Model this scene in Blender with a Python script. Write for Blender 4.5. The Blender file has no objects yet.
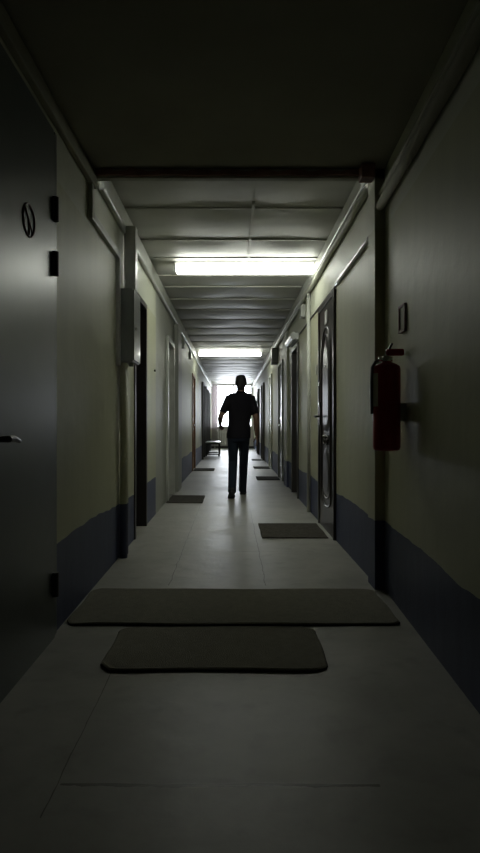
import bpy, bmesh, math, random
from mathutils import Vector, Matrix
random.seed(4)
C = bpy.context.scene.collection
PI = math.pi
H = 1.05          # camera height
XL, XR = -0.89, 0.9375
YEND = 26.0
ZC = 2.8

# ---------------------------------------------------------------- materials
def mat(name, col, rough=0.6, metal=0.0, var=0.12, scale=6.0, bump=0.0, bscale=40.0, spec=0.5, coat=0.0):
    m = bpy.data.materials.new(name); m.use_nodes = True
    nt = m.node_tree; b = nt.nodes['Principled BSDF']
    b.inputs['Roughness'].default_value = rough
    b.inputs['Metallic'].default_value = metal
    b.inputs['Specular IOR Level'].default_value = spec
    b.inputs['Coat Weight'].default_value = coat
    tc = nt.nodes.new('ShaderNodeTexCoord')
    n = nt.nodes.new('ShaderNodeTexNoise'); n.inputs['Scale'].default_value = scale; n.inputs['Detail'].default_value = 6
    nt.links.new(tc.outputs['Object'], n.inputs['Vector'])
    r = nt.nodes.new('ShaderNodeValToRGB')
    r.color_ramp.elements[0].position = 0.3; r.color_ramp.elements[1].position = 0.7
    r.color_ramp.elements[0].color = tuple(c*(1-var) for c in col)+(1,)
    r.color_ramp.elements[1].color = tuple(min(1, c*(1+var)) for c in col)+(1,)
    nt.links.new(n.outputs['Fac'], r.inputs['Fac'])
    nt.links.new(r.outputs['Color'], b.inputs['Base Color'])
    if bump:
        n2 = nt.nodes.new('ShaderNodeTexNoise'); n2.inputs['Scale'].default_value = bscale; n2.inputs['Detail'].default_value = 4
        nt.links.new(tc.outputs['Object'], n2.inputs['Vector'])
        bp = nt.nodes.new('ShaderNodeBump'); bp.inputs['Strength'].default_value = bump; bp.inputs['Distance'].default_value = 0.01
        nt.links.new(n2.outputs['Fac'], bp.inputs['Height']); nt.links.new(bp.outputs['Normal'], b.inputs['Normal'])
    return m

def emit(name, col, s):
    m = bpy.data.materials.new(name); m.use_nodes = True
    b = m.node_tree.nodes['Principled BSDF']
    b.inputs['Base Color'].default_value = (.8, .8, .8, 1)
    b.inputs['Emission Color'].default_value = col+(1,)
    b.inputs['Emission Strength'].default_value = s
    return m

def N(nt, t, **kw):
    n = nt.nodes.new(t)
    for k, v in kw.items(): setattr(n, k, v)
    return n
def M(nt, op, a, b=None, c=None, clamp=False):
    n = nt.nodes.new('ShaderNodeMath'); n.operation = op; n.use_clamp = clamp
    for i, v in enumerate((a, b, c)):
        if v is None: continue
        if isinstance(v, (int, float)): n.inputs[i].default_value = v
        else: nt.links.new(v, n.inputs[i])
    return n.outputs[0]
def MIX(nt, f, a, b):
    n = nt.nodes.new('ShaderNodeMix'); n.data_type = 'RGBA'
    if isinstance(f, (int, float)): n.inputs[0].default_value = f
    else: nt.links.new(f, n.inputs[0])
    for i, v in ((6, a), (7, b)):
        if isinstance(v, tuple): n.inputs[i].default_value = v+(1,)
        else: nt.links.new(v, n.inputs[i])
    return n.outputs[2]

def wall_mat(name, gap=None, plain=(.40, .41, .36)):
    """oil-painted wall: pale olive above, hand-brushed slate blue dado below"""
    m = bpy.data.materials.new(name); m.use_nodes = True
    nt = m.node_tree; b = nt.nodes['Principled BSDF']
    tc = N(nt, 'ShaderNodeTexCoord'); sep = N(nt, 'ShaderNodeSeparateXYZ')
    nt.links.new(tc.outputs['Object'], sep.inputs[0])
    n1 = N(nt, 'ShaderNodeTexNoise'); n1.inputs['Scale'].default_value = 1.3; n1.inputs['Detail'].default_value = 5
    nt.links.new(tc.outputs['Object'], n1.inputs['Vector'])
    # vertical streaks
    mp = N(nt, 'ShaderNodeMapping'); mp.inputs['Scale'].default_value = (5, 5, .5)
    nt.links.new(tc.outputs['Object'], mp.inputs['Vector'])
    n2 = N(nt, 'ShaderNodeTexNoise'); n2.inputs['Scale'].default_value = 2.2; n2.inputs['Detail'].default_value = 6
    nt.links.new(mp.outputs[0], n2.inputs['Vector'])
    up = MIX(nt, n1.outputs['Fac'], (.47, .48, .32), (.60, .60, .44))
    up = MIX(nt, M(nt, 'MULTIPLY', n2.outputs['Fac'], .5), up, (.36, .37, .27))
    # plaster top band is whiter
    band = M(nt, 'GREATER_THAN', sep.outputs['Z'], 2.29)
    up = MIX(nt, M(nt, 'MULTIPLY', band, .55), up, (.58, .60, .52))
    blue = MIX(nt, n2.outputs['Fac'], (.052, .062, .125), (.088, .103, .180))
    if gap:
        g = M(nt, 'MULTIPLY', M(nt, 'GREATER_THAN', sep.outputs['Y'], gap[0]), M(nt, 'LESS_THAN', sep.outputs['Y'], gap[1]))
        up = MIX(nt, g, up, plain)
    zz = M(nt, 'ADD', sep.outputs['Z'], M(nt, 'MULTIPLY', M(nt, 'SUBTRACT', n1.outputs['Fac'], .5), .12))
    low = M(nt, 'LESS_THAN', zz, .43)
    if gap: low = M(nt, 'MULTIPLY', low, M(nt, 'SUBTRACT', 1.0, g))
    nt.links.new(MIX(nt, low, up, blue), b.inputs['Base Color'])
    b.inputs['Roughness'].default_value = .52; b.inputs['Specular IOR Level'].default_value = .35
    n3 = N(nt, 'ShaderNodeTexNoise'); n3.inputs['Scale'].default_value = 9; n3.inputs['Detail'].default_value = 5
    nt.links.new(tc.outputs['Object'], n3.inputs['Vector'])
    bp = N(nt, 'ShaderNodeBump'); bp.inputs['Strength'].default_value = .35; bp.inputs['Distance'].default_value = .010
    nt.links.new(n3.outputs['Fac'], bp.inputs['Height']); nt.links.new(bp.outputs['Normal'], b.inputs['Normal'])
    return m

def floor_mat():
    m = bpy.data.materials.new('floor_paint'); m.use_nodes = True
    nt = m.node_tree; b = nt.nodes['Principled BSDF']
    tc = N(nt, 'ShaderNodeTexCoord'); sep = N(nt, 'ShaderNodeSeparateXYZ')
    nt.links.new(tc.outputs['Object'], sep.inputs[0])
    n1 = N(nt, 'ShaderNodeTexNoise'); n1.inputs['Scale'].default_value = 1.6; n1.inputs['Detail'].default_value = 8; n1.inputs['Roughness'].default_value = .65
    n2 = N(nt, 'ShaderNodeTexNoise'); n2.inputs['Scale'].default_value = 7; n2.inputs['Detail'].default_value = 8
    n3 = N(nt, 'ShaderNodeTexNoise'); n3.inputs['Scale'].default_value = 14; n3.inputs['Detail'].default_value = 6
    for n in (n1, n2, n3): nt.links.new(tc.outputs['Object'], n.inputs['Vector'])
    r = N(nt, 'ShaderNodeValToRGB'); r.color_ramp.elements[0].position = .35; r.color_ramp.elements[1].position = .68
    r.color_ramp.elements[0].color = (.29, .287, .25, 1); r.color_ramp.elements[1].color = (.43, .425, .38, 1)
    nt.links.new(n1.outputs['Fac'], r.inputs['Fac'])
    spots = M(nt, 'MULTIPLY', M(nt, 'SUBTRACT', n2.outputs['Fac'], .56, clamp=True), 3.2, clamp=True)
    col = MIX(nt, spots, r.outputs['Color'], (.24, .235, .20))
    # cracks and sheet seams
    def line(axis, c0, w, lo, hi, wob):
        a = sep.outputs[axis]; o = sep.outputs['X' if axis == 'Y' else 'Y']
        d = M(nt, 'ABSOLUTE', M(nt, 'ADD', M(nt, 'SUBTRACT', a, c0), M(nt, 'MULTIPLY', M(nt, 'SUBTRACT', n2.outputs['Fac'], .5), wob)))
        k = M(nt, 'LESS_THAN', d, M(nt, 'MULTIPLY', n3.outputs['Fac'], w*2))
        return M(nt, 'MULTIPLY', k, M(nt, 'MULTIPLY', M(nt, 'GREATER_THAN', o, lo), M(nt, 'LESS_THAN', o, hi)))
    L = None
    for a in (('Y', 1.745, .007, -.50, .43, .03), ('X', -.51, .0018, 1.6, 2.6, .012), ('X', -.41, .0028, 3.9, 9.0, .04),
              ('Y', 4.95, .003, -.4, .5, .06), ('X', .22, .0025, 3.9, 7.5, .04), ('Y', 7.1, .004, .2, .9, .08), ('Y', 9.6, .005, -.8, .9, .05),
              ('Y', 12.8, .006, -.8, .9, .05), ('Y', 16.2, .008, -.8, .9, .05)):
        l = line(*a); L = l if L is None else M(nt, 'MAXIMUM', L, l)
    col = MIX(nt, M(nt, 'MULTIPLY', L, .8), col, (.08, .075, .06))
    nt.links.new(col, b.inputs['Base Color'])
    ro = N(nt, 'ShaderNodeMapRange'); ro.inputs['To Min'].default_value = .30; ro.inputs['To Max'].default_value = .55
    nt.links.new(n1.outputs['Fac'], ro.inputs['Value']); nt.links.new(ro.outputs[0], b.inputs['Roughness']); b.inputs['Specular IOR Level'].default_value = .35
    bp = N(nt, 'ShaderNodeBump'); bp.inputs['Strength'].default_value = .35; bp.inputs['Distance'].default_value = .01
    nt.links.new(n2.outputs['Fac'], bp.inputs['Height']); nt.links.new(bp.outputs['Normal'], b.inputs['Normal'])
    return m

W_left = wall_mat('painted_wall_left', gap=(7.0, 9.95))
W_right = wall_mat('painted_wall_right')
W_end = mat('end_wall_plaster', (.70, .66, .66), .6, bump=.2)
F_mat = floor_mat()
CEIL = mat('ceiling_board', (.52, .52, .475), .5, var=.10, scale=2.5, bump=.3, bscale=8)
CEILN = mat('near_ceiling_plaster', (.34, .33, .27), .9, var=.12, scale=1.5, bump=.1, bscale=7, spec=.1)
BEAM = mat('beam_plaster', (.38, .38, .32), .6, bump=.3)
BROWN = mat('brown_strip', (.28, .15, .12), .7, var=.4, scale=9, bump=.5)
WHITE = mat('white_paint', (.50, .51, .46), .35, bump=.15)
TRIM = mat('trim_paint', (.46, .47, .38), .55, bump=.2, spec=.3)
GALV = mat('galvanised_metal', (.66, .67, .64), .22, metal=.3)
CAB = mat('cabinet_enamel', (.26, .27, .25), .32, coat=.2)
METALDOOR = mat('dark_green_enamel_door', (.060, .075, .072), .37, var=.08, bump=.06, bscale=10, spec=1.0)
BLACK = mat('black_metal', (.012, .012, .012), .4)
DKFRAME = mat('dark_door_frame', (.05, .045, .04), .45)
BRDOOR = mat('red_brown_door', (.035, .014, .012), .6)
GRDOOR = mat('grey_green_door', (.27, .285, .25), .4)
ORDOOR = mat('orange_brown_door', (.26, .13, .055), .4)
PALEDOOR = mat('pale_door', (.40, .41, .36), .22)
ORNATE = mat('dark_brown_pressed_door', (.034, .027, .023), .31, var=.2, spec=.5)
CHROME = mat('chrome', (.75, .75, .72), .2, metal=1)
RED = mat('extinguisher_red', (.34, .006, .014), .4, var=.1, spec=.3)
RUBBER = mat('black_rubber', (.015, .015, .015), .6)
PAPER = mat('paper_label', (.50, .49, .44), .6)
PLAQUE = mat('pale_plaque', (.85, .83, .83), .4)
STICK = mat('faded_red_sticker', (.12, .07, .075), .5)
RUG1 = mat('grey_brown_carpet', (.25, .238, .19), .95, var=.08, scale=30, bump=.9, bscale=220, spec=.1)
RUG2 = mat('taupe_carpet', (.29, .275, .222), .95, var=.08, scale=26, bump=.9, bscale=220, spec=.1)
RUGEDGE = mat('rug_binding', (.02, .018, .016), .9, spec=.1)
DMAT = mat('dark_doormat', (.055, .052, .045), .95, var=.3, scale=40, bump=1, bscale=150, spec=.1)
BRMAT = mat('ribbed_brown_mat', (.085, .078, .062), .95, var=.25, scale=30, bump=1, bscale=150, spec=.1)
HOUS = mat('lamp_housing', (.7, .7, .68), .4)
TUBE = emit('fluorescent_diffuser', (.97, 1.0, .91), 14.0)
RADI = mat('radiator_enamel', (.80, .79, .78), .35)
BENCHTOP = mat('bench_seat_laminate', (.42, .40, .38), .3)
SKIN = mat('skin', (.20, .115, .08), .5, var=.08, scale=20)
HAIR = mat('dark_hair', (.012, .010, .009), .6, bump=.6, bscale=120)
SHIRT = mat('black_cotton', (.010, .009, .013), .9, bump=.4, bscale=14, spec=.2)
JEANS = mat('dark_denim', (.020, .027, .042), .9, bump=.4, bscale=14, spec=.2)
SHOE = mat('dark_shoe_leather', (.010, .010, .012), .6)
SOLE = mat('shoe_sole', (.03, .03, .03), .7)
EYEM = mat('eye_white', (.6, .6, .6), .2)

GLASS = bpy.data.materials.new('window_glass'); GLASS.use_nodes = True
nt = GLASS.node_tree; nt.nodes.remove(nt.nodes['Principled BSDF'])
tr = N(nt, 'ShaderNodeBsdfTransparent'); tr.inputs[0].default_value = (.94, .96, .97, 1)
gl = N(nt, 'ShaderNodeBsdfGlossy'); gl.inputs['Roughness'].default_value = .03
mx = N(nt, 'ShaderNodeMixShader'); fr = N(nt, 'ShaderNodeFresnel'); fr.inputs[0].default_value = 1.45
nt.links.new(fr.outputs[0], mx.inputs[0]); nt.links.new(tr.outputs[0], mx.inputs[1]); nt.links.new(gl.outputs[0], mx.inputs[2])
nt.links.new(mx.outputs[0], nt.nodes['Material Output'].inputs[0])

# ---------------------------------------------------------------- mesh helpers
def add_box(bm, x0, x1, y0, y1, z0, z1, bev=0, seg=2):
    t = bmesh.new()
    bmesh.ops.create_cube(t, size=1)
    bmesh.ops.scale(t, vec=(abs(x1-x0), abs(y1-y0), abs(z1-z0)), verts=t.verts)
    if bev: bmesh.ops.bevel(t, geom=t.edges[:], offset=bev, segments=seg, affect='EDGES', profile=.5)
    bmesh.ops.translate(t, vec=((x0+x1)/2, (y0+y1)/2, (z0+z1)/2), verts=t.verts)
    merge(bm, t)
def merge(bm, t, mtx=None):
    if mtx: t.transform(mtx)
    me = bpy.data.meshes.new('tmp'); t.to_mesh(me); bm.from_mesh(me); bpy.data.meshes.remove(me); t.free()
def ring(c, u, v, ru, rv, n):
    return [c + u*(ru*math.cos(2*PI*i/n)) + v*(rv*math.sin(2*PI*i/n)) for i in range(n)]
def loft(bm, rings, cap=True, closed=False):
    vs = [[bm.verts.new(p) for p in r] for r in rings]
    n = len(vs[0]); m = len(vs)
    for a in range(m if closed else m-1):
        b = (a+1) % m
        for i in range(n):
            j = (i+1) % n
            bm.faces.new((vs[a][i], vs[a][j], vs[b][j], vs[b][i]))
    if cap and not closed:
        bm.faces.new(list(reversed(vs[0]))); bm.faces.new(vs[-1])
def tube(bm, pts, rad, n=12, cap=True, closed=False, flat=1.0):
    pts = [Vector(p) for p in pts]; m = len(pts)
    if not hasattr(rad, '__len__'): rad = [rad]*m
    rs = []; up = None
    for i, p in enumerate(pts):
        if closed: d = pts[(i+1) % m]-pts[i-1]
        else: d = pts[min(i+1, m-1)]-pts[max(i-1, 0)]
        d.normalize()
        if up is None:
            up = Vector((0, 0, 1)) if abs(d.z) < .9 else Vector((0, 1, 0))
        u = d.cross(up).normalized(); v = u.cross(d).normalized(); up = v
        rs.append(ring(p, u, v, rad[i], rad[i]*flat, n))
    loft(bm, rs, cap, closed)
def rings_z(bm, data, n=20):
    """data: (cx, cy, z, rx, ry)"""
    loft(bm, [ring(Vector((a[0], a[1], a[2])), Vector((1, 0, 0)), Vector((0, 1, 0)), a[3], a[4], n) for a in data])
def ball(bm, c, r, sx=1, sy=1, sz=1, seg=16):
    t = bmesh.new(); bmesh.ops.create_uvsphere(t, u_segments=seg, v_segments=seg//2+2, radius=r)
    bmesh.ops.scale(t, vec=(sx, sy, sz), verts=t.verts); bmesh.ops.translate(t, vec=c, verts=t.verts); merge(bm, t)
def cyl(bm, p0, p1, r, n=16): tube(bm, [p0, p1], r, n)

def obj(name, bm, m, parent=None, smooth=False, remesh=0, sm=0):
    bmesh.ops.recalc_face_normals(bm, faces=bm.faces[:])
    me = bpy.data.meshes.new(name)
    if parent is not None:
        off = Vector((0, 0, 0)); q = parent
        while q is not None: off += q.location; q = q.parent
        bmesh.ops.translate(bm, vec=-off, verts=bm.verts)
    bm.to_mesh(me); bm.free()
    o = bpy.data.objects.new(name, me); C.objects.link(o)
    if remesh:
        md = o.modifiers.new('r', 'REMESH'); md.mode = 'VOXEL'; md.voxel_size = remesh
        if sm:
            s = o.modifiers.new('s', 'SMOOTH'); s.iterations = sm; s.factor = .5
        bpy.context.view_layer.update()
        dg = bpy.context.evaluated_depsgraph_get()
        me2 = bpy.data.meshes.new_from_object(o.evaluated_get(dg))
        o.modifiers.clear(); o.data = me2; me2.name = name; bpy.data.meshes.remove(me); me = me2
        smooth = True
    me.materials.clear(); me.materials.append(m)
    if smooth: me.shade_smooth()
    if parent is not None: o.parent = parent
    return o
def smooth_by_angle(o):
    o.data.shade_smooth()
    bm = bmesh.new(); bm.from_mesh(o.data)
    for e in bm.edges:
        if len(e.link_faces) == 2 and e.calc_face_angle(0) > .6: e.smooth = False
    bm.to_mesh(o.data); bm.free()
    return o
def thing(name, label, cat, loc, group=None):
    o = bpy.data.objects.new(name, None); C.objects.link(o); o.location = loc
    o.empty_display_size = .1
    return tag(o, label, cat, group)
def tag(o, label, cat, group=None):
    o['label'] = label; o['category'] = cat
    if group: o['group'] = group
    return o
def struct(o):
    o['kind'] = 'structure'; return o
def B(*boxes):
    bm = bmesh.new()
    for b in boxes: add_box(bm, *b)
    return bm

# ---------------------------------------------------------------- shell
# doors: (y0, y1, ztop) openings
LD = [(2.06, 2.99, 2.47), (5.45, 6.22, 2.28), (8.12, 9.05, 2.25), (13.35, 14.35, 2.18), (17.7, 19.0, 2.30), (19.9, 21.2, 2.30), (22.3, 23.6, 2.30)]
RD = [(5.40, 6.39, 2.27), (8.42, 9.28, 2.20), (10.95, 11.9, 2.23), (14.0, 14.95, 2.23), (17.3, 18.25, 2.25), (20.6, 21.5, 2.25)]
def wall_mesh(x0, x1, ya, yb, doors):
    bm = bmesh.new(); y = ya
    for d in doors:
        add_box(bm, x0, x1, y, d[0], 0, ZC)
        add_box(bm, x0, x1, d[0], d[1], d[2], ZC)
        y = d[1]
    add_box(bm, x0, x1, y, yb, 0, ZC)
    return bm
YB = -6.0
struct(obj('wall_left', wall_mesh(XL-.2, XL, YB, YEND, LD), W_left))
bm = wall_mesh(XR, XR+.2, 3.95, YEND, RD)
# near stretch of the right wall runs slightly out of line
def prism(bm, pts, z0, z1):
    a = [bm.verts.new((x, y, z0)) for x, y in pts]; b = [bm.verts.new((x, y, z1)) for x, y in pts]
    n = len(pts)
    bm.faces.new(a); bm.faces.new(b)
    for i in range(n): bm.faces.new((a[i], a[(i+1) % n], b[(i+1) % n], b[i]))
prism(bm, [(.975, 3.96), (.893, 2.1), (.893, YB), (1.14, YB), (1.14, 3.96)], 0, ZC)
struct(obj('wall_right', bm, W_right))
def near_x(y): return .893+max(0, (y-2.1))*(.082/1.86)
struct(obj('floor', B((-1.15, 1.2, YB-.2, YEND+.2, -.12, 0)), F_mat))
# far ceiling: sagging sheets with battens
bm = bmesh.new()
ys = [3.9, 4.85, 5.68, 6.30, 7.05, 7.62, 8.38, 9.15, 10.05, 10.95, 11.8, 12.7, 13.6, 14.5, 15.4, 16.3, 17.2, 18.1, 19, 19.9, 20.8, 21.7, 22.6, 23.5, 24.4, 25.2, 26.0]
for i in range(len(ys)-1):
    a, b = ys[i], ys[i+1]; sag = random.uniform(.012, .03) if b < 8 else random.uniform(.01, .022)
    for (xa, xb) in ((XL-.01, .17), (.17, XR+.01)):
        nx, ny = 10, 10; g = []
        for jx in range(nx+1):
            row = []
            for jy in range(ny+1):
                u, v = jx/nx, jy/ny
                z = ZC - sag*math.sin(PI*v)*(.6+.4*math.sin(PI*u)) - .006*math.sin(7*u+i*2.1)*math.sin(PI*v)
                row.append(bm.verts.new((xa+(xb-xa)*u, a+(b-a)*v, z)))
            g.append(row)
        for jx in range(nx):
            for jy in range(ny):
                bm.faces.new((g[jx][jy], g[jx+1][jy], g[jx+1][jy+1], g[jx][jy+1]))
for y in ys[1:-1]:
    add_box(bm, XL, XR, y-.012, y+.012, ZC-.014, ZC+.01)
add_box(bm, .158, .182, 4.7, 6.3, ZC-.030, ZC+.01)
add_box(bm, XL-.2, XR+.2, 3.85, YEND+.2, ZC+.03, ZC+.13)
o = struct(obj('ceiling', bm, CEIL)); smooth_by_angle(o)
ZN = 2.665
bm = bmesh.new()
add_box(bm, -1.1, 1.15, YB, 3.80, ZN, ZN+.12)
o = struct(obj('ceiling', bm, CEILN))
# cross beam that closes the low ceiling, torn brown strip on its face
struct(obj('trim_1', B((-.89, .99, 3.80, 3.845, 2.607, ZC+.02)), BEAM))
bm = bmesh.new()
ring_up = []
n = 60
top = []; bot = []
for i in range(n+1):
    x = -.86+1.72*i/n
    top.append((x, 2.648+.007*math.sin(i*.9)+.006*random.random() + (.03 if i in (2, 3) else 0)+(.018 if i in (8,) else 0)))
    bot.append((x, 2.618+.004*math.sin(i*.5)+.003*random.random()))
for y in (3.780, 3.80):
    for k in range(n):
        q = [top[k], top[k+1], bot[k+1], bot[k]]
        bm.faces.new([bm.verts.new((a, y, b)) for a, b in q])
bmesh.ops.remove_doubles(bm, verts=bm.verts, dist=1e-5)
be = [e for e in bm.edges if len(e.link_faces) == 1 and abs(e.verts[0].co.y-3.78) < 1e-4 and abs(e.verts[1].co.y-3.78) < 1e-4]
r = bmesh.ops.extrude_edge_only(bm, edges=be)
bmesh.ops.translate(bm, vec=(0, .02, 0), verts=[v for v in r['geom'] if isinstance(v, bmesh.types.BMVert)])
struct(obj('trim_2', bm, BROWN))
struct(obj('trim_3', B((.80, .885, 3.70, 3.80, 2.575, 2.66, .006)), BROWN))
# column on the right
struct(obj('trim_4', B((.905, 1.05, 3.80, 3.99, 0, ZC)), W_right))
# wall-to-ceiling trims
def along(x0, x1, y0, y1, z0, z1, m, bev=.006): return B((x0, x1, y0, y1, z0, z1, bev))
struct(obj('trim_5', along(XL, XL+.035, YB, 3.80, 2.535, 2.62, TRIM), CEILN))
struct(obj('trim_6', along(XL, XL+.045, 3.98, YEND, 2.60, 2.76, TRIM, .012), WHITE))
bm = B((XR-.05, XR, 3.99, YEND, 2.665, 2.79, .015))
struct(obj('trim_7', bm, WHITE))
bm = bmesh.new()
pts = [(XR-.03+.006*math.sin(k*1.7), 4.0+k*.55, 2.625+.006*math.sin(k*2.3)) for k in range(41)]
tube(bm, pts, .026, 10)
tag(obj('ceiling_pipe', bm, TRIM, smooth=True), 'painted round pipe running along the right wall just under the ceiling trim', 'pipe')
bm = bmesh.new()
tube(bm, [(near_x(y)-.03, y, 2.425) for y in (YB, 0, 2.1, 3.0, 3.79)], .03, 12)
tag(obj('ceiling_pipe', bm, CEILN, smooth=True), 'dark painted pipe high on the near right wall before the column', 'pipe')
bm = bmesh.new()
tube(bm, [(near_x(y)-.022, y, 2.505) for y in (YB, 0, 2.1, 3.0, 3.79)], .02, 12)
tag(obj('ceiling_pipe', bm, CEILN, smooth=True), 'thinner upper pipe above the thicker one on the near right wall', 'pipe')

# end wall with window
WX0, WX1, WZ0, WZ1 = -.86, .88, .90, 2.765
bm = B((-1.1, WX0, YEND, YEND+.3, 0, ZC+.1), (WX1, 1.15, YEND, YEND+.3, 0, ZC+.1), (WX0, WX1, YEND, YEND+.3, 0, WZ0), (WX0, WX1, YEND, YEND+.3, WZ1, ZC+.1))
struct(obj('wall_far', bm, W_end))
struct(obj('wall_back', B((-1.1, 1.15, YB-.2, YB, 0, ZC)), W_left))
w = bpy.data.objects.new('window_1', None); C.objects.link(w); w.location = ((WX0+WX1)/2, YEND+.15, WZ0); struct(w)
f = .06
bm = B((WX0, WX1, YEND+.12, YEND+.18, WZ0, WZ0+f), (WX0, WX1, YEND+.12, YEND+.18, WZ1-f, WZ1),
       (WX0, WX0+f, YEND+.12, YEND+.18, WZ0, WZ1), (WX1-f, WX1, YEND+.12, YEND+.18, WZ0, WZ1),
       (.02, .07, YEND+.12, YEND+.18, WZ0, WZ1))
obj('window_frame', bm, WHITE, w)
obj('pane', B((WX0+f, .02, YEND+.147, YEND+.153, WZ0+f, WZ1-f)), GLASS, w)
obj('pane', B((.07, WX1-f, YEND+.147, YEND+.153, WZ0+f, WZ1-f)), GLASS, w)
obj('window_sill', B((WX0-.04, WX1+.04, YEND-.12, YEND+.12, WZ0-.035, WZ0, .008)), WHITE, w)
CURT = bpy.data.materials.new('sheer_curtain'); CURT.use_nodes = True
nt = CURT.node_tree; nt.nodes.remove(nt.nodes['Principled BSDF'])
df = N(nt, 'ShaderNodeBsdfDiffuse'); df.inputs[0].default_value = (.66, .63, .63, 1)
tl = N(nt, 'ShaderNodeBsdfTranslucent'); tl.inputs[0].default_value = (.66, .62, .63, 1)
mx = N(nt, 'ShaderNodeMixShader'); mx.inputs[0].default_value = .5
nt.links.new(df.outputs[0], mx.inputs[1]); nt.links.new(tl.outputs[0], mx.inputs[2]); nt.links.new(mx.outputs[0], nt.nodes['Material Output'].inputs[0])
t = thing('curtain', 'pale pinkish curtain hanging at the left edge of the far window', 'curtain', (-.75, YEND-.17, .22))
bm = bmesh.new(); g = []
for i in range(61):
    x = -.875+.255*i/60; col = []
    for z in (.22, .9, 1.6, 2.3, 2.72):
        col.append([bm.verts.new((x, YEND-.17+d+.022*math.sin(i/60*2*PI*5)*(1.1-.2*z/2.7), z)) for d in (0, .0015)])
    g.append(col)
for i in range(60):
    for j in range(4):
        for d in (0, 1): bm.faces.new((g[i][j][d], g[i+1][j][d], g[i+1][j+1][d], g[i][j+1][d]))
obj('cloth', bm, CURT, t, smooth=True)
bm = bmesh.new(); cyl(bm, (-.88, YEND-.17, 2.735), (.92, YEND-.17, 2.735), .012)
obj('curtain_rod', bm, WHITE, t)
# baseboard strip at far wall
struct(obj('baseboard_far', B((XL, XR, YEND-.02, YEND, 0, .09)), DKFRAME))

# ---------------------------------------------------------------- doors
dn = [0]
def door_root(side, y0, y1):
    dn[0] += 1
    o = bpy.data.objects.new('door_%d' % dn[0], None); C.objects.link(o)
    o.location = (XL if side < 0 else XR, (y0+y1)/2, 0)
    struct(o); return o
def sx(side, a, b):
    """interval a..b measured INTO the corridor from the wall face (negative = recessed)"""
    X = XL if side < 0 else XR
    p, q = X-side*a, X-side*b
    return min(p, q), max(p, q)
def plain_door(side, d, leafm, framem, rec=.07, fw=.055, proud=.015, panel=True, handle_near=True, hz=1.0):
    y0, y1, zt = d
    r = door_root(side, y0, y1)
    a, b = sx(side, -.12, proud)
    obj('door_frame', B((a, b, y0, y0+fw, 0, zt), (a, b, y1-fw, y1, 0, zt), (a, b, y0+fw, y1-fw, zt-fw, zt)), framem, r)
    a, b = sx(side, -rec-.05, -rec)
    lf = obj('door_leaf', B((a, b, y0+fw, y1-fw, .0, zt-fw, .002)), leafm, r)
    if panel:
        a, b = sx(side, -rec, -rec+.012)
        bm = bmesh.new()
        for (z0, z1) in ((.25, .95), (1.15, zt-.25)):
            ya, yb = y0+fw+.13, y1-fw-.13
            for q in ((a, b, ya, yb, z0, z0+.025), (a, b, ya, yb, z1-.025, z1), (a, b, ya, ya+.025, z0, z1), (a, b, yb-.025, yb, z0, z1)): add_box(bm, *q)
        obj('panel_moulding', bm, leafm, lf)
    hy = (y0+fw+.07) if handle_near else (y1-fw-.07)
    s = 1 if handle_near else -1
    X = (XL if side < 0 else XR)
    bm = bmesh.new()
    f0 = X+side*rec
    a, b = sx(side, -rec, -rec+.008)
    add_box(bm, a, b, hy-.02, hy+.02, hz-.09, hz+.09, .003)
    tube(bm, [(f0, hy, hz+.03), (f0-side*.05, hy, hz+.03), (f0-side*.055, hy+s*.02, hz+.03), (f0-side*.055, hy+s*.12, hz+.028)], .009, 10)
    obj('door_handle', bm, CHROME, lf, smooth=False)
    return r

# 1 big metal door, left foreground, flush with the wall, hinges outside
y0, y1, zt = LD[0]
r = door_root(-1, y0, y1)
obj('door_frame', B((XL-.12, XL+.012, y1-.015, y1+.02, 0, zt+.03, .004), (XL-.12, XL-.03, y1-.07, y1-.015, 0, zt), (XL-.12, XL+.012, y0-.02, y0+.03, 0, zt+.03, .004), (XL-.12, XL+.012, y0+.03, y1-.03, zt-.0, zt+.03, .004)), METALDOOR, r)
lf = obj('door_leaf', B((XL-.05, XL+.02, y0+.03, y1-.04, .0, zt, .002)), METALDOOR, r)
for z in (2.095, 1.83, .27):
    bm = bmesh.new()
    tube(bm, [(XL+.030, y1-.07, z-.058), (XL+.030, y1-.07, z+.058)], .017, 14)
    add_box(bm, XL+.015, XL+.03, y1-.10, y1-.045, z-.045, z+.045, .003)
    obj('hinge', bm, BLACK, r, smooth=False)
bm = bmesh.new()
for k in range(40): pass
tube(bm, [(XL+.0215, 2.565+.072*math.cos(t), 1.92+.068*math.sin(t)) for t in [2*PI*k/40 for k in range(40)]], .0045, 6, closed=True)
tube(bm, [(XL+.0215, 2.515, 1.965), (XL+.0215, 2.615, 1.875)], .004, 6)
tube(bm, [(XL+.0215, 2.56, 1.92), (XL+.0215, 2.57, 1.86)], .003, 6)
st = obj('round_sticker', bm, STICK, lf); st['label'] = 'faded red round prohibition sticker'
bm = bmesh.new()
hy, hz = 2.15, .995
add_box(bm, XL+.02, XL+.03, hy-.03, hy+.045, hz-.12, hz+.11, .004)
tube(bm, [(XL+.02, hy+.02, hz+.0), (XL+.07, hy+.02, hz+.0), (XL+.078, hy+.03, hz), (XL+.078, hy+.09, hz), (XL+.074, hy+.15, hz-.01)], [.012, .012, .013, .012, .009], 12)
obj('door_handle', bm, BLACK, lf)

plain_door(-1, LD[1], BRDOOR, DKFRAME, rec=.10, proud=.012)
# casing side of second door a lighter grey
# 3: grey-green door with pale casing
plain_door(-1, LD[2], GRDOOR, WHITE, rec=.05, fw=.07, proud=.03)
plain_door(-1, LD[3], ORDOOR, ORDOOR, rec=.02, proud=.02)
plain_door(-1, LD[4], BRDOOR, DKFRAME, rec=.03, proud=.05)
plain_door(-1, LD[5], BRDOOR, DKFRAME, rec=.03, proud=.05)
plain_door(-1, LD[6], BRDOOR, DKFRAME, rec=.03, proud=.05)

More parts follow.
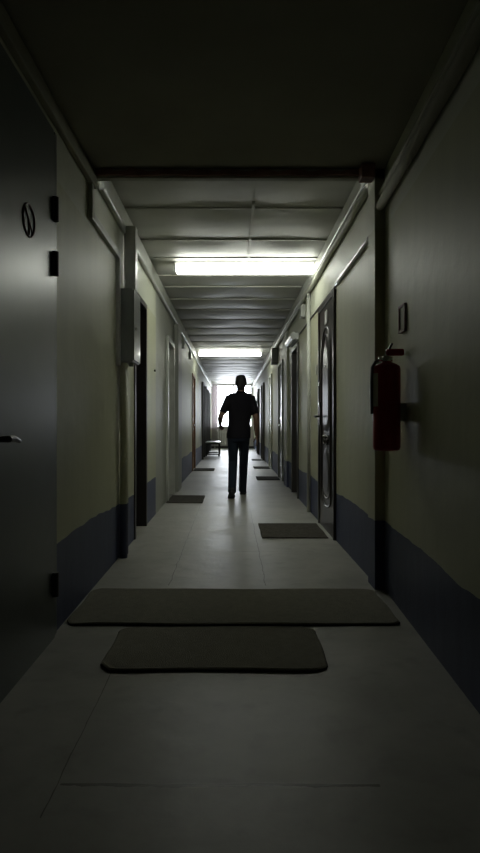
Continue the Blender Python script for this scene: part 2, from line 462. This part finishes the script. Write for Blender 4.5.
# ornate pressed door on the right
y0, y1, zt = RD[0]
r = door_root(1, y0, y1)
fw = .05
obj('door_frame', B((XR-.025, XR+.12, y0, y0+fw, 0, zt, .004), (XR-.025, XR+.12, y1-fw, y1, 0, zt, .004), (XR-.025, XR+.12, y0+fw, y1-fw, zt-fw, zt, .004)), ORNATE, r)
lf = obj('door_leaf', B((XR-.012, XR+.06, y0+fw, y1-fw, .0, zt-fw, .003)), ORNATE, r)
yc = (y0+y1)/2
def arch(w, z0, z1, top, n=20):
    pts = []
    for k in range(n+1):
        t = PI*k/n; pts.append((yc+w*math.cos(t), z1-top+top*math.sin(t)))
    for k in range(n+1):
        t = PI+PI*k/n; pts.append((yc+w*math.cos(t), z0+.12+.12*math.sin(t)*.8))
    return pts
bm = bmesh.new()
for w_, z0_, z1_, rr in ((.30, .22, 2.00, .009), (.245, .30, 1.93, .006)):
    tube(bm, [(XR-.014, a, b) for a, b in arch(w_, z0_, z1_, .38)], rr, 8, closed=True)
obj('arch_moulding', bm, ORNATE, lf, smooth=True)
# raised glossy oval field
bm = bmesh.new()
pa = arch(.215, .95, 1.90, .36)
outer = [bm.verts.new((XR-.012, a, b)) for a, b in pa]
cz = 1.45
inn = [bm.verts.new((XR-.022, yc+(a-yc)*.75, cz+(b-cz)*.86)) for a, b in pa]
for i in range(len(pa)):
    j = (i+1) % len(pa); bm.faces.new((outer[i], outer[j], inn[j], inn[i]))
bm.faces.new(inn)
obj('raised_panel', bm, ORNATE, lf)
bm = bmesh.new()
pa = arch(.20, .33, .82, .18)
outer = [bm.verts.new((XR-.012, a, b)) for a, b in pa]
inn = [bm.verts.new((XR-.021, yc+(a-yc)*.75, .57+(b-.57)*.8)) for a, b in pa]
for i in range(len(pa)):
    j = (i+1) % len(pa); bm.faces.new((outer[i], outer[j], inn[j], inn[i]))
bm.faces.new(inn)
obj('raised_panel', bm, ORNATE, lf)
# scroll ornament between the panels
bm = bmesh.new()
for s in (-1, 1):
    pts = []
    for k in range(26):
        t = k/25*3.2*PI; rr = .075*(1-k/30)
        pts.append((XR-.020, yc+s*(.085+rr*math.cos(t)*1.0), .885+rr*math.sin(t)*.75))
    tube(bm, pts, .008, 8)
ball(bm, (XR-.018, yc, .885), .022)
obj('scroll_ornament', bm, ORNATE, lf, smooth=True)
bm = bmesh.new()
for (dy, z) in ((-.06, .93), (.06, .93), (0, .86)): ball(bm, (XR-.03, yc+dy, z), .011)
obj('stud', bm, CHROME, lf, smooth=True)
o = obj('number_plate', B((XR-.022, XR-.012, yc-.10, yc+.035, 2.03, 2.155, .002)), PLAQUE, lf); o['label'] = 'small pale number plate'
bm = bmesh.new(); cyl(bm, (XR-.03, yc, 1.62), (XR-.01, yc, 1.62), .016)
obj('peephole', bm, CHROME, lf)
hy = y1-fw-.06
bm = bmesh.new()
add_box(bm, XR-.022, XR-.012, hy-.025, hy+.025, 1.04, 1.28, .003)
tube(bm, [(XR-.012, hy, 1.13), (XR-.07, hy, 1.13), (XR-.075, hy-.02, 1.13), (XR-.075, hy-.13, 1.125)], .011, 10)
obj('door_handle', bm, BLACK, lf)
for z in (1.47, 1.26):
    bm = bmesh.new(); cyl(bm, (XR-.03, hy, z), (XR-.01, hy, z), .022)
    obj('lock_cylinder', bm, CHROME, lf)

plain_door(1, RD[1], BLACK, DKFRAME, rec=.10, proud=.02)
plain_door(1, RD[2], PALEDOOR, GRDOOR, rec=.0, proud=.03)
plain_door(1, RD[3], PALEDOOR, WHITE, rec=.0, proud=.03)
plain_door(1, RD[4], BRDOOR, DKFRAME, rec=.03, proud=.06)
plain_door(1, RD[5], BRDOOR, DKFRAME, rec=.03, proud=.06)
# shallow pilaster added to stand in for a shaded wall strip beyond the grey-green door
struct(obj('trim_8', B((XL, XL+.06, 9.3, 9.9, 0, 2.60)), W_left))
# pilaster before pale doors on the right
struct(obj('trim_9', B((XR-.03, XR, 9.95, 10.5, 0, 2.64)), W_right))

# ---------------------------------------------------------------- left wall services
t = thing('cable_trunking', 'pale cable trunking stepping along the left wall between metal door and cabinet', 'trunking', (XL, 4.2, 2.35))
obj('upright_section', B((XL-.006, XL+.03, 3.70, 3.745, 2.32, 2.60, .004)), WHITE, t)
obj('level_section', B((XL-.006, XL+.03, 3.745, 4.60, 2.32, 2.375, .004)), WHITE, t)
obj('upright_section', B((XL-.006, XL+.03, 4.60, 4.65, 1.50, 2.375, .004)), WHITE, t)
t = thing('electrical_cabinet', 'grey metal electrical cabinet mounted high on the left wall', 'cabinet', (XL, 4.85, 1.53))
obj('body', B((XL, XL+.115, 4.68, 5.0, 1.54, 2.11, .005)), CAB, t)
dd = obj('door', B((XL+.115, XL+.127, 4.685, 4.995, 1.55, 2.10, .003)), CAB, t)
bm = bmesh.new(); cyl(bm, (XL+.12, 4.74, 1.80), (XL+.14, 4.74, 1.80), .012)
obj('lock_cylinder', bm, CHROME, dd)
bm = bmesh.new(); cyl(bm, (XL+.085, 4.80, 1.51), (XL+.085, 4.80, 1.545), .018)
obj('cable_gland', bm, CAB, t)
tag(obj('cable_duct', B((XL+.045, XL+.125, 4.76, 4.86, 2.11, 2.625, .005)), WHITE), 'square white duct rising from the cabinet top to the ceiling trim', 'duct')
bm = bmesh.new(); tube(bm, [(XL+.02, 4.90, 2.11), (XL+.02, 4.90, 2.60)], .012, 10)
tag(obj('thin_conduit', bm, GALV, smooth=True), 'thin bright conduit beside the white duct above the cabinet', 'pipe')
for i, (dx, y) in enumerate(((.036, 4.72), (.028, 4.86))):
    bm = bmesh.new(); tube(bm, [(XL+dx, y, 0), (XL+dx, y, 1.53)], .032 if i == 0 else .022, 14)
    o = obj('wall_pipe', bm, W_left, smooth=True)
    tag(o, ('thicker near' if i == 0 else 'thinner far')+' vertical pipe running from the floor to the cabinet bottom', 'pipe')
# small nail or hook mark
bm = bmesh.new(); cyl(bm, (XL, 6.85, 1.66), (XL+.02, 6.85, 1.66), .012)
tag(obj('wall_hook', bm, BLACK), 'tiny dark hook on the left wall past the dark brown door', 'hook')
for (y, z, lab) in ((10.6, 2.46, 'small pale junction box high on the left wall nearest to us'), (12.4, 2.46, 'small pale junction box high on the left wall before the orange-brown door')):
    t = thing('junction_box', lab, 'box', (XL, y, z-.07))
    obj('box', B((XL-.006, XL+.05, y-.08, y+.08, z-.07, z+.07, .006)), WHITE, t)
    obj('lid', B((XL+.05, XL+.056, y-.07, y+.07, z-.06, z+.06, .003)), WHITE, t)
    bm = bmesh.new(); tube(bm, [(XL+.015, y, z+.07), (XL+.015, y, 2.60)], .008, 8)
    obj('cable', bm, WHITE, t)
bm = bmesh.new(); tube(bm, [(XL+.012, 10.2, .45), (XL+.012, 10.2, 2.60)], .012, 10)
tag(obj('thin_conduit', bm, WHITE, smooth=True), 'white conduit down the left wall after the grey-green door', 'pipe')

# ---------------------------------------------------------------- right wall services
bm = bmesh.new()
def czz(y): return 2.295-.012*math.sin((y-4)*1.3)
tube(bm, [(XR-.018, y, czz(y)) for y in [3.995+.1*k for k in range(14)]], .016, 12)
tag(obj('bright_conduit', bm, GALV, smooth=True), 'shiny metal conduit along the right wall from column to ornate door', 'pipe')
bm = bmesh.new(); tube(bm, [(XR-.008, y, 2.292+.003*math.sin(y*3)) for y in [5.30+.3*k for k in range(11)]], .008, 8)
tag(obj('thin_cable', bm, DKFRAME, smooth=True), 'thin dark cable running above the right-hand doors', 'cable')
bm = bmesh.new(); tube(bm, [(XR-.022, 7.15, 0.0), (XR-.022, 7.15, 2.62)], .024, 12)
tag(obj('wall_pipe', bm, WHITE, smooth=True), 'pale vertical pipe on the right wall between ornate and black doors', 'pipe')
t = thing('junction_box', 'small white box high on the right wall beside the vertical pipe', 'box', (XR, 7.75, 2.42))
obj('box', B((XR-.05, XR, 7.67, 7.83, 2.42, 2.58, .006)), WHITE, t)
obj('lid', B((XR-.056, XR-.05, 7.68, 7.82, 2.43, 2.57, .003)), WHITE, t)
t = thing('wall_switch', 'small double light switch on the right wall beside ornate door handle', 'switch', (XR, 6.62, 1.50))
obj('plate', B((XR-.012, XR, 6.58, 6.66, 1.60, 1.70, .003)), WHITE, t)
obj('rocker', B((XR-.018, XR-.010, 6.60, 6.64, 1.62, 1.68, .002)), WHITE, t)
# wall lamp / emergency light above the black door
t = thing('emergency_lamp', 'white tubular emergency lamp above the black door', 'lamp', (XR, 8.85, 2.22))
bm = bmesh.new(); tube(bm, [(XR-.07, 8.42, 2.29), (XR-.07, 9.26, 2.29)], .05, 16)
obj('diffuser', bm, mat('lamp_acrylic', (.72, .74, .72), .2), t, smooth=False)
obj('base', B((XR-.03, XR, 8.42, 9.26, 2.24, 2.34, .004)), HOUS, t)
bm = bmesh.new(); tube(bm, [(XR-.07, 9.26, 2.29), (XR-.07, 9.31, 2.29)], .054, 16)
obj('end_cap', bm, BLACK, t)
t = thing('hanging_sign_box', 'dark box sign mounted high on the right wall before the pale doors', 'box', (XR, 12.35, 2.28))
obj('housing', B((XR-.13, XR-.0, 12.2, 12.5, 2.28, 2.60, .01)), DKFRAME, t)
obj('front_panel', B((XR-.12, XR-.01, 12.192, 12.202, 2.30, 2.58, .002)), GRDOOR, t)
# wall frame above the extinguisher
yw = 3.30; xw = near_x(yw)
t = thing('wall_plate', 'small reddish rectangular sign holder above the fire extinguisher', 'sign holder', (xw, yw, 1.63))
def slant(bm): return bm
bm = B((xw-.016, xw+.01, yw-.06, yw-.048, 1.555, 1.705), (xw-.016, xw+.01, yw+.048, yw+.06, 1.555, 1.705), (xw-.016, xw+.01, yw-.06, yw+.06, 1.693, 1.705), (xw-.016, xw+.01, yw-.06, yw+.06, 1.555, 1.567))
obj('frame', bm, mat('reddish_frame', (.30, .18, .165), .4), t)
obj('insert', B((xw-.008, xw+.01, yw-.047, yw+.047, 1.568, 1.692)), PAPER, t)

# fire extinguisher
ex, ey, ez = .845, 3.28, .905
t = thing('fire_extinguisher', 'dark red fire extinguisher hanging on the near right wall', 'fire extinguisher', (ex, ey, ez))
R = .074
prof = [(.0, .060), (.006, .070), (.02, R), (.445, R), (.460, .070), (.472, .052), (.480, .030), (.49, .022)]
bm = bmesh.new(); rings_z(bm, [(ex, ey, ez+z, q, q) for z, q in prof], 32)
cy = smooth_by_angle(obj('cylinder', bm, RED, t))
bm = bmesh.new()
for (aa, bb) in ((.24, .42),):
    n = 10; lo = []; hi = []
    a0, a1 = PI*.98, PI*1.22
    for k in range(n+1):
        a = a0+(a1-a0)*k/n
        lo.append((a, aa)); hi.append((a, bb))
    for k in range(n):
        P = []
        for (a, z) in (lo[k], lo[k+1], hi[k+1], hi[k]): P.append(bm.verts.new((ex+(R+.0012)*math.cos(a), ey+(R+.0012)*math.sin(a), ez+z)))
        bm.faces.new(P)
o = obj('paper_label', bm, PAPER, cy); o['label'] = 'dim instruction label'
bm = bmesh.new()
cyl(bm, (ex, ey, ez+.485), (ex, ey, ez+.515), .024, 16)
cyl(bm, (ex-.045, ey, ez+.50), (ex+.03, ey, ez+.50), .013, 12)
obj('valve', bm, CHROME, t)
bm = B((ex-.005, ex+.095, ey-.016, ey+.016, ez+.518, ez+.556, .010)); 
obj('carry_handle', bm, RED, t)
bm = bmesh.new(); tube(bm, [(ex-.005, ey, ez+.535), (ex+.012, ey-.005, ez+.550), (ex+.028, ey-.01, ez+.585)], [.008, .007, .006], 8)
obj('squeeze_lever', bm, BLACK, t)
bm = bmesh.new(); cyl(bm, (ex-.012, ey-.035, ez+.503), (ex-.012, ey-.018, ez+.503), .016, 16)
obj('pressure_gauge', bm, PAPER, t)
bm = bmesh.new()
tube(bm, [(ex-.04, ey, ez+.495), (ex-.062, ey, ez+.485), (ex-.078, ey, ez+.455), (ex-.082, ey, ez+.38), (ex-.082, ey, ez+.28), (ex-.081, ey, ez+.20)], [.008, .008, .009, .009, .009, .007], 10)
obj('hose', bm, mat('grey_hose', (.10, .10, .095), .3), t, smooth=True)
xx = near_x(ey)
bm = B((ex+.04, xx+.01, ey-.03, ey+.03, ez+.16, ez+.26, .003))
obj('wall_bracket', bm, WHITE, t)

# ---------------------------------------------------------------- rugs and mats
def rounded_rug(name, x0, x1, y0, y1, th, rad, m, label, group=None, wob=.004, cols=None, edge=True):
    t = thing(name, label, 'rug' if 'rug' in name else 'mat', ((x0+x1)/2, (y0+y1)/2, 0), group)
    out = []
    n = 10
    for (cx, cyy, a0) in ((x1-rad, y1-rad, 0), (x0+rad, y1-rad, PI/2), (x0+rad, y0+rad, PI), (x1-rad, y0+rad, 1.5*PI)):
        for k in range(n+1):
            a = a0+PI/2*k/n
            out.append((cx+rad*math.cos(a), cyy+rad*math.sin(a)))
    # densify
    P = []
    for i in range(len(out)):
        a, b = out[i], out[(i+1) % len(out)]
        L = math.hypot(a[0]-b[0], a[1]-b[1]); k = max(1, int(L/.05))
        for j in range(k): P.append((a[0]+(b[0]-a[0])*j/k, a[1]+(b[1]-a[1])*j/k))
    ccx, ccy = (x0+x1)/2, (y0+y1)/2
    P = [(x+wob*math.sin(i*.7), y+wob*math.sin(i*.43+1)) for i, (x, y) in enumerate(P)]
    bm = bmesh.new()
    def rr(inset, z, wv=0):
        L = []
        for i, (x, y) in enumerate(P):
            dx, dy = ccx-x, ccy-y; d = math.hypot(dx, dy)
            zz = z + wv*(.5+.5*math.sin(i*.21+x*3))
            L.append(Vector((x+dx/d*inset, y+dy/d*inset, zz)))
        return L
    R_ = [rr(0, .0012), rr(0, th*.7, .002), rr(.008, th, .003), rr(.03, th, .0)]
    loft(bm, R_, cap=True)
    obj('pile', bm, m, t)
    if edge:
        bm = bmesh.new()
        tube(bm, [(x, y, .0045) for x, y in P], .0045, 6, closed=True)
        obj('edge_binding', bm, RUGEDGE, t)
    return t
rounded_rug('floor_rug', -.565, .415, 2.54, 3.07, .014, .07, RUG2, 'short taupe rug with rounded corners, nearest to us on the floor')
rounded_rug('floor_rug', -.872, .885, 3.12, 3.78, .014, .07, RUG1, 'long dark rug spanning the corridor below the beam')
rounded_rug('doormat', .275, .885, 5.50, 6.30, .010, .01, BRMAT, 'dark brown rectangular doormat before the ornate door', wob=.002, edge=False)
rounded_rug('doormat', -.875, -.39, 7.95, 8.75, .010, .02, BRMAT, 'dark doormat at the left wall by the grey-green door', wob=.002, edge=False)
rounded_rug('doormat', -.87, -.40, 13.4, 14.1, .012, .02, DMAT, 'dark doormat before the orange-brown door on the left', wob=.002, edge=False)
rounded_rug('doormat', .47, .90, 11.2, 11.9, .012, .02, DMAT, 'nearest of the three small dark doormats along the right wall beyond the person', wob=.002, edge=False)
rounded_rug('doormat', .52, .90, 14.1, 14.7, .012, .02, DMAT, 'middle of the three small dark doormats along the right wall beyond the person', wob=.002, edge=False)
rounded_rug('doormat', .58, .88, 17.2, 17.8, .012, .02, DMAT, 'farthest of the three small dark doormats along the right wall beyond the person', wob=.002, edge=False)

# ---------------------------------------------------------------- lamps
for (cx, cyy, lab) in ((.14, 6.46, 'bright fluorescent ceiling lamp nearest to us, across the corridor'), (-.05, 14.3, 'second farther fluorescent ceiling lamp above the walking person')):
    t = thing('fluorescent_lamp', lab, 'lamp', (cx, cyy, 2.79)); q = -.122 if cyy < 0 else 0; t.location.z += q
    obj('housing', B((cx-.755, cx+.755, cyy-.05, cyy+.05, 2.745+q, 2.79+q, .006)), HOUS, t)
    bm = B((cx-.74, cx+.74, cyy-.075, cyy+.075, 2.675+q, 2.75+q, .018, 3))
    smooth_by_angle(obj('diffuser', bm, TUBE, t))
    for s in (-1, 1):
        x = cx+s*.748
        obj('end_cap', B((x-.012, x+.012, cyy-.07, cyy+.07, 2.68+q, 2.755+q, .005)), HOUS, t)

# ---------------------------------------------------------------- radiator, bench
t = thing('radiator', 'white ribbed radiator under the far window', 'radiator', (.05, YEND-.09, .12))
for k in range(13):
    x = -.60+.1*k
    bm = bmesh.new()
    add_box(bm, x-.022, x+.022, YEND-.14, YEND-.05, .14, .76, .014, 3)
    obj('section', bm, RADI, t)
bm = bmesh.new(); cyl(bm, (-.62, YEND-.095, .70), (.62, YEND-.095, .70), .018); cyl(bm, (-.62, YEND-.095, .20), (.62, YEND-.095, .20), .018)
cyl(bm, (-.62, YEND-.095, .20), (-.74, YEND-.095, .20), .012); cyl(bm, (-.74, YEND-.095, .20), (-.74, YEND-.095, 0), .012)
obj('pipe', bm, RADI, t)

t = thing('bench', 'low bench with pale seat and dark metal frame on the left near the window', 'bench', (-.63, 20.1, 0))
obj('seat', B((-.865, -.385, 19.4, 20.8, .435, .465, .008)), BENCHTOP, t)
for y in (19.44, 20.72):
    bm = B((-.85, -.81, y, y+.04, 0, .435), (-.44, -.40, y, y+.04, 0, .435), (-.81, -.44, y, y+.04, .39, .43), (-.81, -.44, y, y+.04, .05, .09))
    obj('leg_frame', bm, BLACK, t)
obj('rail', B((-.85, -.81, 19.48, 20.72, .395, .43)), BLACK, t)
obj('rail', B((-.44, -.40, 19.48, 20.72, .395, .43)), BLACK, t)

# ---------------------------------------------------------------- person
px0 = .12
P = thing('person', 'person in black short-sleeved shirt and dark jeans walking down the corridor', 'person', (.10, 8.62, 0))
SH_L, SH_R = Vector((-.035, 8.62, 1.42)), Vector((.275, 8.62, 1.42))
EL_L, EL_R = Vector((-.160, 8.55, 1.160)), Vector((.345, 8.57, 1.13))
WR_L, WR_R = Vector((-.178, 8.77, 1.065)), Vector((.355, 8.66, .885))
HIP_L, HIP_R = Vector((.015, 8.62, .92)), Vector((.175, 8.62, .92))
KN_L, KN_R = Vector((.015, 8.64, .50)), Vector((.170, 8.80, .49))
AN_L, AN_R = Vector((.0, 8.37, .135)), Vector((.158, 8.97, .085))
def lerp(a, b, t): return a+(b-a)*t
def limb(bm, a, b, c, r, n=14):
    """r: radii at a, mid, b(before), b, c-mid, c"""
    tube(bm, [a, lerp(a, b, .33), lerp(a, b, .75), b, lerp(b, c, .3), lerp(b, c, .75), c], r, n)
torso = [(.10, 8.62, .84, .10, .07), (.10, 8.62, .88, .150, .105), (.10, 8.62, .95, .155, .112), (.105, 8.625, 1.05, .135, .098), (.11, 8.63, 1.15, .140, .100),
         (.118, 8.63, 1.27, .160, .112), (.12, 8.63, 1.36, .172, .110), (.12, 8.625, 1.42, .165, .092), (.12, 8.62, 1.46, .11, .075), (.122, 8.62, 1.49, .062, .062)]
HX, HY = .128, 8.635
bm = bmesh.new()
rings_z(bm, torso, 24)
# neck and head
rings_z(bm, [(.122, 8.62, 1.44, .070, .070), (.123, 8.62, 1.49, .060, .062), (.126, 8.625, 1.54, .057, .060), (.128, 8.63, 1.60, .060, .060)], 20)
head = [(HX, HY+.045, 1.535, .022, .030), (HX, HY+.035, 1.548, .045, .055), (HX, HY+.020, 1.575, .060, .080), (HX, HY+.008, 1.605, .068, .092), (HX, HY, 1.640, .073, .098),
        (HX, HY-.004, 1.675, .076, .100), (HX, HY-.006, 1.705, .072, .094), (HX, HY-.006, 1.730, .055, .072), (HX, HY-.006, 1.744, .025, .035)]
rings_z(bm, head, 24)
ball(bm, (HX, HY+.100, 1.622), .016, .8, 1.1, 1.4)           # nose
tube(bm, [(HX, HY+.094, 1.66), (HX, HY+.106, 1.622)], [.008, .013], 8)
tube(bm, [(HX-.024, HY+.084, 1.588), (HX, HY+.093, 1.590), (HX+.024, HY+.084, 1.588)], [.005, .008, .005], 8)  # lips
for s in (-1, 1):
    ball(bm, (HX+s*.077, HY-.004, 1.635), .026, .35, .7, 1.15)  # ears
    tube(bm, [(HX+s*.012, HY+.090, 1.668), (HX+s*.045, HY+.078, 1.668)], [.008, .008], 8)  # brow
limb(bm, SH_L, EL_L, WR_L, [.055, .052, .042, .040, .042, .032, .026])
limb(bm, SH_R, EL_R, WR_R, [.055, .052, .042, .040, .042, .032, .026])
limb(bm, HIP_L, KN_L, AN_L, [.085, .080, .062, .055, .056, .042, .036])
limb(bm, HIP_R, KN_R, AN_R, [.085, .080, .062, .055, .056, .042, .036])
def hand(bm, w, d, side_v, palm_n, curl):
    """w wrist, d pointing direction of hand, side_v across the knuckles towards the thumb, palm_n palm normal"""
    d = d.normalized(); side_v = (side_v-d*side_v.dot(d)).normalized(); palm_n = d.cross(side_v)*(1 if d.cross(side_v).dot(palm_n) > 0 else -1)
    rs = []
    for t_, ru, rv in ((-.02, .026, .022), (.0, .028, .019), (.03, .037, .017), (.06, .041, .016), (.088, .041, .014), (.097, .036, .010)):
        rs.append(ring(w+d*t_, side_v, palm_n, ru, rv, 16))
    loft(bm, rs)
    for k, (off, L) in enumerate(((.030, .072), (.010, .082), (-.011, .076), (-.030, .060))):
        p = w+d*.085+side_v*off; pts = [p]; a = curl
        dd = d.copy()
        for seg in (.45, .32, .23):
            dd = (dd*math.cos(a)+palm_n*math.sin(a)).normalized()
            p = p+dd*(L*seg); pts.append(p); a = curl*1.2
        tube(bm, pts, [.0088, .0085, .008, .0062], 8)
    b = w+d*.02+side_v*.024
    tube(bm, [b, b+(d*.6+side_v*.7+palm_n*.3)*.032, b+(d*1.1+side_v*.85+palm_n*.6)*.048, b+(d*1.5+side_v*.8+palm_n*.9)*.056], [.014, .012, .010, .007], 8)
hand(bm, WR_L, Vector((.08, .8, -.55)), Vector((.3, .5, .8)), Vector((1, 0, 0)), .38)
hand(bm, WR_R, Vector((.12, .15, -1)), Vector((-.1, 1, .1)), Vector((-1, 0, 0)), .25)
body = obj('body', bm, SKIN, P, remesh=.0055, sm=2)
for s in (-1, 1):
    bm = bmesh.new(); ball(bm, (HX+s*.030, HY+.083, 1.651), .0115)
    obj('eye', bm, EYEM, P, smooth=True)
bm = bmesh.new()
rings_z(bm, [(HX, HY-.045, 1.535, .042, .028), (HX, HY-.050, 1.565, .058, .045), (HX, HY-.045, 1.60, .070, .060), (HX, HY-.035, 1.64, .080, .075), (HX, HY-.020, 1.675, .082, .092), (HX, HY-.008, 1.702, .076, .100), (HX, HY-.002, 1.724, .066, .088), (HX, HY-.002, 1.742, .050, .068), (HX, HY-.002, 1.753, .032, .044), (HX, HY, 1.759, .012, .016)], 24)
for k in range(60):
    a = random.uniform(0, 2*PI); h = random.uniform(0, 1)
    z = 1.70+.05*h; rr = .074*math.sqrt(max(0, 1-((z-1.68)/.078)**2))
    ball(bm, (HX+rr*math.cos(a), HY-.004+rr*1.15*math.sin(a), z), .010, seg=8)
obj('hair', bm, HAIR, P, remesh=.005, sm=1)
# shirt
bm = bmesh.new()
sh = [(.095, 8.62, .845, .172, .128), (.095, 8.62, .90, .174, .130), (.10, 8.62, .98, .166, .126), (.105, 8.625, 1.08, .160, .120), (.112, 8.63, 1.18, .166, .122),
      (.118, 8.63, 1.28, .178, .128), (.12, 8.63, 1.36, .190, .124), (.12, 8.625, 1.42, .180, .104), (.122, 8.62, 1.455, .125, .086), (.123, 8.62, 1.485, .074, .072), (.124, 8.62, 1.515, .066, .068)]
rings_z(bm, sh, 28)
for a, b in ((SH_L, EL_L), (SH_R, EL_R)):
    tube(bm, [lerp(a, b, -.08), lerp(a, b, .2), lerp(a, b, .5), lerp(a, b, .80)], [.062, .064, .060, .056], 16)
tube(bm, [SH_L+Vector((.0, 0, .005)), Vector((.12, 8.62, 1.455)), SH_R+Vector((0, 0, .005))], [.060, .066, .060], 16)
shirt = obj('shirt', bm, SHIRT, P, remesh=.008, sm=3)
bm = bmesh.new(); tube(bm, [(.124+.066*math.cos(a), 8.62+.068*math.sin(a), 1.512+.006*math.sin(a)) for a in [2*PI*k/28 for k in range(28)]], .010, 8, closed=True)
obj('collar', bm, SHIRT, shirt, smooth=True)
# jeans
bm = bmesh.new()
rings_z(bm, [(.095, 8.62, .80, .145, .108), (.095, 8.62, .86, .168, .124), (.095, 8.62, .93, .168, .124), (.10, 8.62, .99, .158, .118)], 28)
for h_, k_, a_ in ((HIP_L, KN_L, AN_L), (HIP_R, KN_R, AN_R)):
    a2 = a_+Vector((0, 0, -.035))
    tube(bm, [h_, lerp(h_, k_, .3), lerp(h_, k_, .7), k_, lerp(k_, a2, .3), lerp(k_, a2, .7), lerp(k_, a2, .93), a2], [.088, .082, .071, .066, .064, .060, .058, .059], 18)
obj('jeans', bm, JEANS, P, remesh=.008, sm=3)
# shoes
def shoe(ank, pitch, yaw):
    bm = bmesh.new(); bs = bmesh.new()
    prof = [(-.075, .030, .035, .045), (-.06, .038, .050, .055), (-.02, .040, .055, .06), (.04, .041, .042, .045), (.10, .047, .032, .034), (.15, .044, .026, .026), (.185, .028, .018, .020)]
    rs = []; ss = []
    for (y, w, h, zc) in prof:
        L = []
        for k in range(16):
            a = 2*PI*k/16; L.append(Vector((w*math.cos(a), y, max(.012, zc+h*math.sin(a)))))
        rs.append(L)
        ss.append([Vector((x, y, z)) for x, z in ((-w-.003, 0), (w+.003, 0), (w+.003, .02), (-w-.003, .02))])
    loft(bm, rs); tube(bm, [(0, -.03, .06), (0, -.03, .12)], [.045, .048], 14)
    loft(bs, ss)
    # rotate about the toe so the heel lifts
    toe = Vector((0, .15, 0))
    mt = Matrix.Rotation(yaw, 4, 'Z') @ Matrix.Translation(toe) @ Matrix.Rotation(-pitch, 4, 'X') @ Matrix.Translation(-toe)
    a0 = mt @ Vector((0, -.03, .10)); off = Vector((ank.x-a0.x, ank.y-a0.y, .001))
    for b in (bm, bs): b.transform(Matrix.Translation(off) @ mt)
    s = obj('shoe', bm, SHOE, P, smooth=True)
    obj('sole', bs, SOLE, s)
shoe(AN_L, .22, .08)
shoe(AN_R, .0, -.10)

# ---------------------------------------------------------------- light and camera
w = bpy.data.worlds.new('sky'); bpy.context.scene.world = w; w.use_nodes = True
bg = w.node_tree.nodes['Background']; bg.inputs[0].default_value = (.93, .95, 1.0, 1); bg.inputs[1].default_value = 18.0
ld = bpy.data.lights.new('window_portal', 'AREA'); ld.shape = 'RECTANGLE'; ld.size = WX1-WX0; ld.size_y = WZ1-WZ0
ld.cycles.is_portal = True
lo = bpy.data.objects.new('window_portal', ld); C.objects.link(lo)
lo.location = ((WX0+WX1)/2, YEND+.28, (WZ0+WZ1)/2); lo.rotation_euler = (-PI/2, 0, 0)

cam = bpy.data.cameras.new('camera'); co = bpy.data.objects.new('camera', cam); C.objects.link(co)
co.location = (0, 0, H); co.rotation_euler = (PI/2, 0, 0)
cam.sensor_fit = 'VERTICAL'; cam.sensor_height = 36; cam.sensor_width = 36; cam.lens = 600/853*36
cam.shift_x = 8/853; cam.shift_y = -2.5/853
cam.clip_end = 200; cam.clip_start = .05
S = bpy.context.scene; S.camera = co
S.view_settings.view_transform = 'Standard'; S.view_settings.look = 'None'; S.view_settings.gamma = 1
S.view_settings.use_curve_mapping = False
S.view_settings.exposure = 0.0
